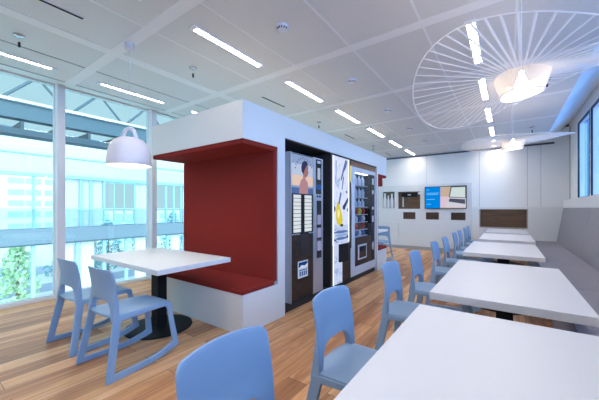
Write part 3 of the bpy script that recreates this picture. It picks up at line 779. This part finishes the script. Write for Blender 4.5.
MB().box(.245, .255, fy(-12), fy(40), 0, 1.15).build('balustrade_glass', M['glassV'], fa)
for yk in (5.13, 7.55, 8.12, 12.2, 13.6, 14.3, 15.0, 3.2, 16.2, 17.5):
    MB().box(-.12, .0, fy(yk-.07), fy(yk+.07), -.02, 3.2).build('post', M['steel'], fa)
for a, b_ in ((6.5,7.45),(7.65,8.05),(8.2,8.85),(11.15,12.1),(12.35,12.9),(15.3,16.0)):
    MB().box(-.35, -.2, fy(a), fy(b_), -.02, 3.2).build('wall_panel', M['fac'], fa)
w_ = holed('window_frame', M['steel'], 'x', -.15, .02, fy(8.9), fy(11.1), .2, 3.2, [(fy(9.0), fy(11.0), .32, 3.08)], fa)
for yk in (9.6, 10.3): MB().box(-.12, 0, fy(yk-.025), fy(yk+.025), .3, 3.1).build('window_bar', M['steel'], w_)
for yk in (5.13, 7.4, 9.0, 10.5, 12.2, 13.8, 15.4, 17, 2.5):
    MB().box(-.3, -.1, fy(yk-.09), fy(yk+.09), -8, -.95).build('column', M['steel'], fa)
for a, b_ in ((6.5,7.2),(7.6,8.4),(11.2,12.0),(14.2,15.0)):
    MB().box(-.35, -.28, fy(a), fy(b_), -8, -.95).build('lower_panel', M['fac'], fa)
ob = thing('office_block', 'white office block with rows of blue windows seen through the atrium', 'building', (-60, 14, -8))
MB().box(-8, 0, -16, 3, 0, 18).build('walls', M['fac'], ob)
for zc in (3.65, 1.98, .30, -1.5, 5.4, 7.2):
    for a, b_ in ((10.2,11.9),(12.15,13.9),(5.6,7.3),(7.6,9.3),(14.4,15.6)):
        MB().box(0, .12, a-14, b_-14, zc-.42+8, zc+.42+8).build('window', M['facw'], ob)
ob2 = thing('tower_block', 'pale blue tower block seen through the framed opening across the atrium', 'building', (-75, 36, -8))
MB().box(-8, 0, -9, 14, 0, 8.6).build('walls', M['fac'], ob2)
for k in range(8):
    for zc in (1.2, 3.2, 5.2, 7.2):
        MB().box(0, .15, -8.4+2.8*k, -6.4+2.8*k, zc-.65, zc+.65).build('window', M['facw'], ob2)
def tree(name, label, loc, H, R, m, n):
    t = thing(name, label, 'tree', loc, 0, 'trees beyond the atrium')
    MB().tube([(0,0,0),(.1,0,H*.4),(0,.05,H*.85)], [.16,.11,.04], n=8).build('trunk', M['bark'], t)
    b = MB(); rnd = random.Random(H)
    for _ in range(n):
        th = rnd.random()*2*PI; u_ = rnd.random(); zz = .15+.85*u_
        rr = R*math.sin(PI*min(.97, .12+zz*.86))**.7*math.sqrt(rnd.random())
        p = Vector((rr*math.cos(th), rr*math.sin(th), H*zz)); s_ = .10+.16*rnd.random()
        d = Vector((rnd.gauss(0,1), rnd.gauss(0,1), rnd.gauss(0,1))).normalized(); e_ = d.orthogonal().normalized(); f_ = d.cross(e_)
        b.add([p-e_*s_, p+f_*s_*.6, p+e_*s_, p-f_*s_*.6], [(0,1,2,3)])
    b.build('foliage', m, t)
tree('tree', 'leafy green tree at street level just beyond the window corner', (-30, 5.6, -8), 6.7, 1.25, M['leafm'], 900)
tree('tree', 'small green tree on the street paving beyond the windows', (-30, 8.4, -8), 4.4, .7, M['leafm'], 350)
tree('tree', 'dark green tree seen below the walkway across the atrium', (-44, 17.2, -8), 7.6, 1.7, M['leafd'], 700)
tree('tree', 'dark green tree seen through the framed opening across the atrium', (-48, 24, -8), 8.6, 1.9, M['leafd'], 800)
tree('tree', 'dark tree seen beside the booth through the atrium glazing', (-48, 29, -8), 8.4, 1.9, M['leafd'], 800)
for k in range(4):
    o = MB(); rnd = random.Random(k)
    for _ in range(160):
        p = Vector((rnd.uniform(-.8,.8), rnd.uniform(-1.6,1.6), rnd.uniform(.1,1.9))); s_ = .2
        d = Vector((rnd.gauss(0,1), rnd.gauss(0,1), rnd.gauss(0,1))).normalized(); e_ = d.orthogonal().normalized(); f_ = d.cross(e_)
        o.add([p-e_*s_, p+f_*s_*.6, p+e_*s_, p-f_*s_*.6], [(0,1,2,3)])
    h = o.build('hedge', M['leafd']); h.location = (-50, 9.4+4.2*k, -8)
    tag(h, 'dark green roadside hedge below the walkway, %s counted from the window corner' % ORD[k], 'hedge', 'roadside hedges')

# ------------------------------------------------------------------ light
W = bpy.data.worlds.new('World'); S.world = W; W.use_nodes = True
nt = W.node_tree; bg = nt.nodes['Background']
tc = nt.nodes.new('ShaderNodeTexCoord'); sx = nt.nodes.new('ShaderNodeSeparateXYZ')
nt.links.new(tc.outputs['Generated'], sx.inputs[0])
mr = nt.nodes.new('ShaderNodeMapRange'); mr.inputs['From Min'].default_value = .25; mr.inputs['From Max'].default_value = .75
nt.links.new(sx.outputs['X'], mr.inputs['Value'])
mx = nt.nodes.new('ShaderNodeMix'); mx.data_type = 'RGBA'
mx.inputs['A'].default_value = (.38, .43, .435, 1)      # bright hazy sky over the atrium
mx.inputs['B'].default_value = (.72, 1.06, 1.50, 1)       # clear blue sky on the street side
nt.links.new(mr.outputs['Result'], mx.inputs['Factor']); nt.links.new(mx.outputs['Result'], bg.inputs['Color'])
bg.inputs['Strength'].default_value = 1.7
def light(name, kind, loc, rot, energy, col, **kw):
    d = bpy.data.lights.new(name, kind); d.energy = energy; d.color = col
    for k, v_ in kw.items(): setattr(d, k, v_)
    o = bpy.data.objects.new(name, d); COL.objects.link(o); o.location = loc; o.rotation_euler = rot; return o
def sun_dir(v): return Vector(v).to_track_quat('-Z', 'Y').to_euler()
for k_, x_ in enumerate((-2.29, -.20)):
    light('wall_washer_lamp', 'SPOT', (x_, 8.62, ZC-.03), sun_dir((0, .75, -1)), 5, (1, .98, .96), spot_size=math.radians(125), spot_blend=1.0, shadow_soft_size=.05)
light('sky_glow_street_side', 'SUN', (8, 3, 6), sun_dir((-1, .45, -.22)), 8.5, (1.0, .98, .86), angle=math.radians(50))
light('sky_glow_atrium_side', 'SUN', (-12, 0, 8), sun_dir((.8, .25, -.75)), .9, (1, .93, .84), angle=math.radians(70))
for nm, loc, rot, sx_, sy_ in (('portal_street', (XR+.2, 3, 2.2), (0, PI/2, 0), 1.6, 12), ('portal_atrium', (XL-.12, 3, 1.5), (0, -PI/2, 0), 3.0, 12)):
    d = bpy.data.lights.new(nm, 'AREA'); d.shape = 'RECTANGLE'; d.size = sx_; d.size_y = sy_; d.cycles.is_portal = True
    o = bpy.data.objects.new(nm, d); COL.objects.link(o); o.location = loc; o.rotation_euler = rot

# ------------------------------------------------------------------ camera
cd = bpy.data.cameras.new('Camera'); cam = bpy.data.objects.new('Camera', cd); COL.objects.link(cam)
cd.sensor_width = 36; cd.lens = 292/599*36; cd.shift_y = 8/599; cd.clip_start = .02; cd.clip_end = 500
cam.location = (0, 0, 1.25); cam.rotation_euler = (PI/2, 0, math.atan((507-299.5)/292))
S.camera = cam
S.view_settings.view_transform = 'Standard'; S.view_settings.look = 'None'; S.view_settings.gamma = 1; S.view_settings.use_curve_mapping = False
S.view_settings.exposure = .3
S.cycles.max_bounces = 10; S.cycles.diffuse_bounces = 6; S.cycles.transparent_max_bounces = 12
S.cycles.use_denoising = True
S.cycles.sample_clamp_indirect = 8
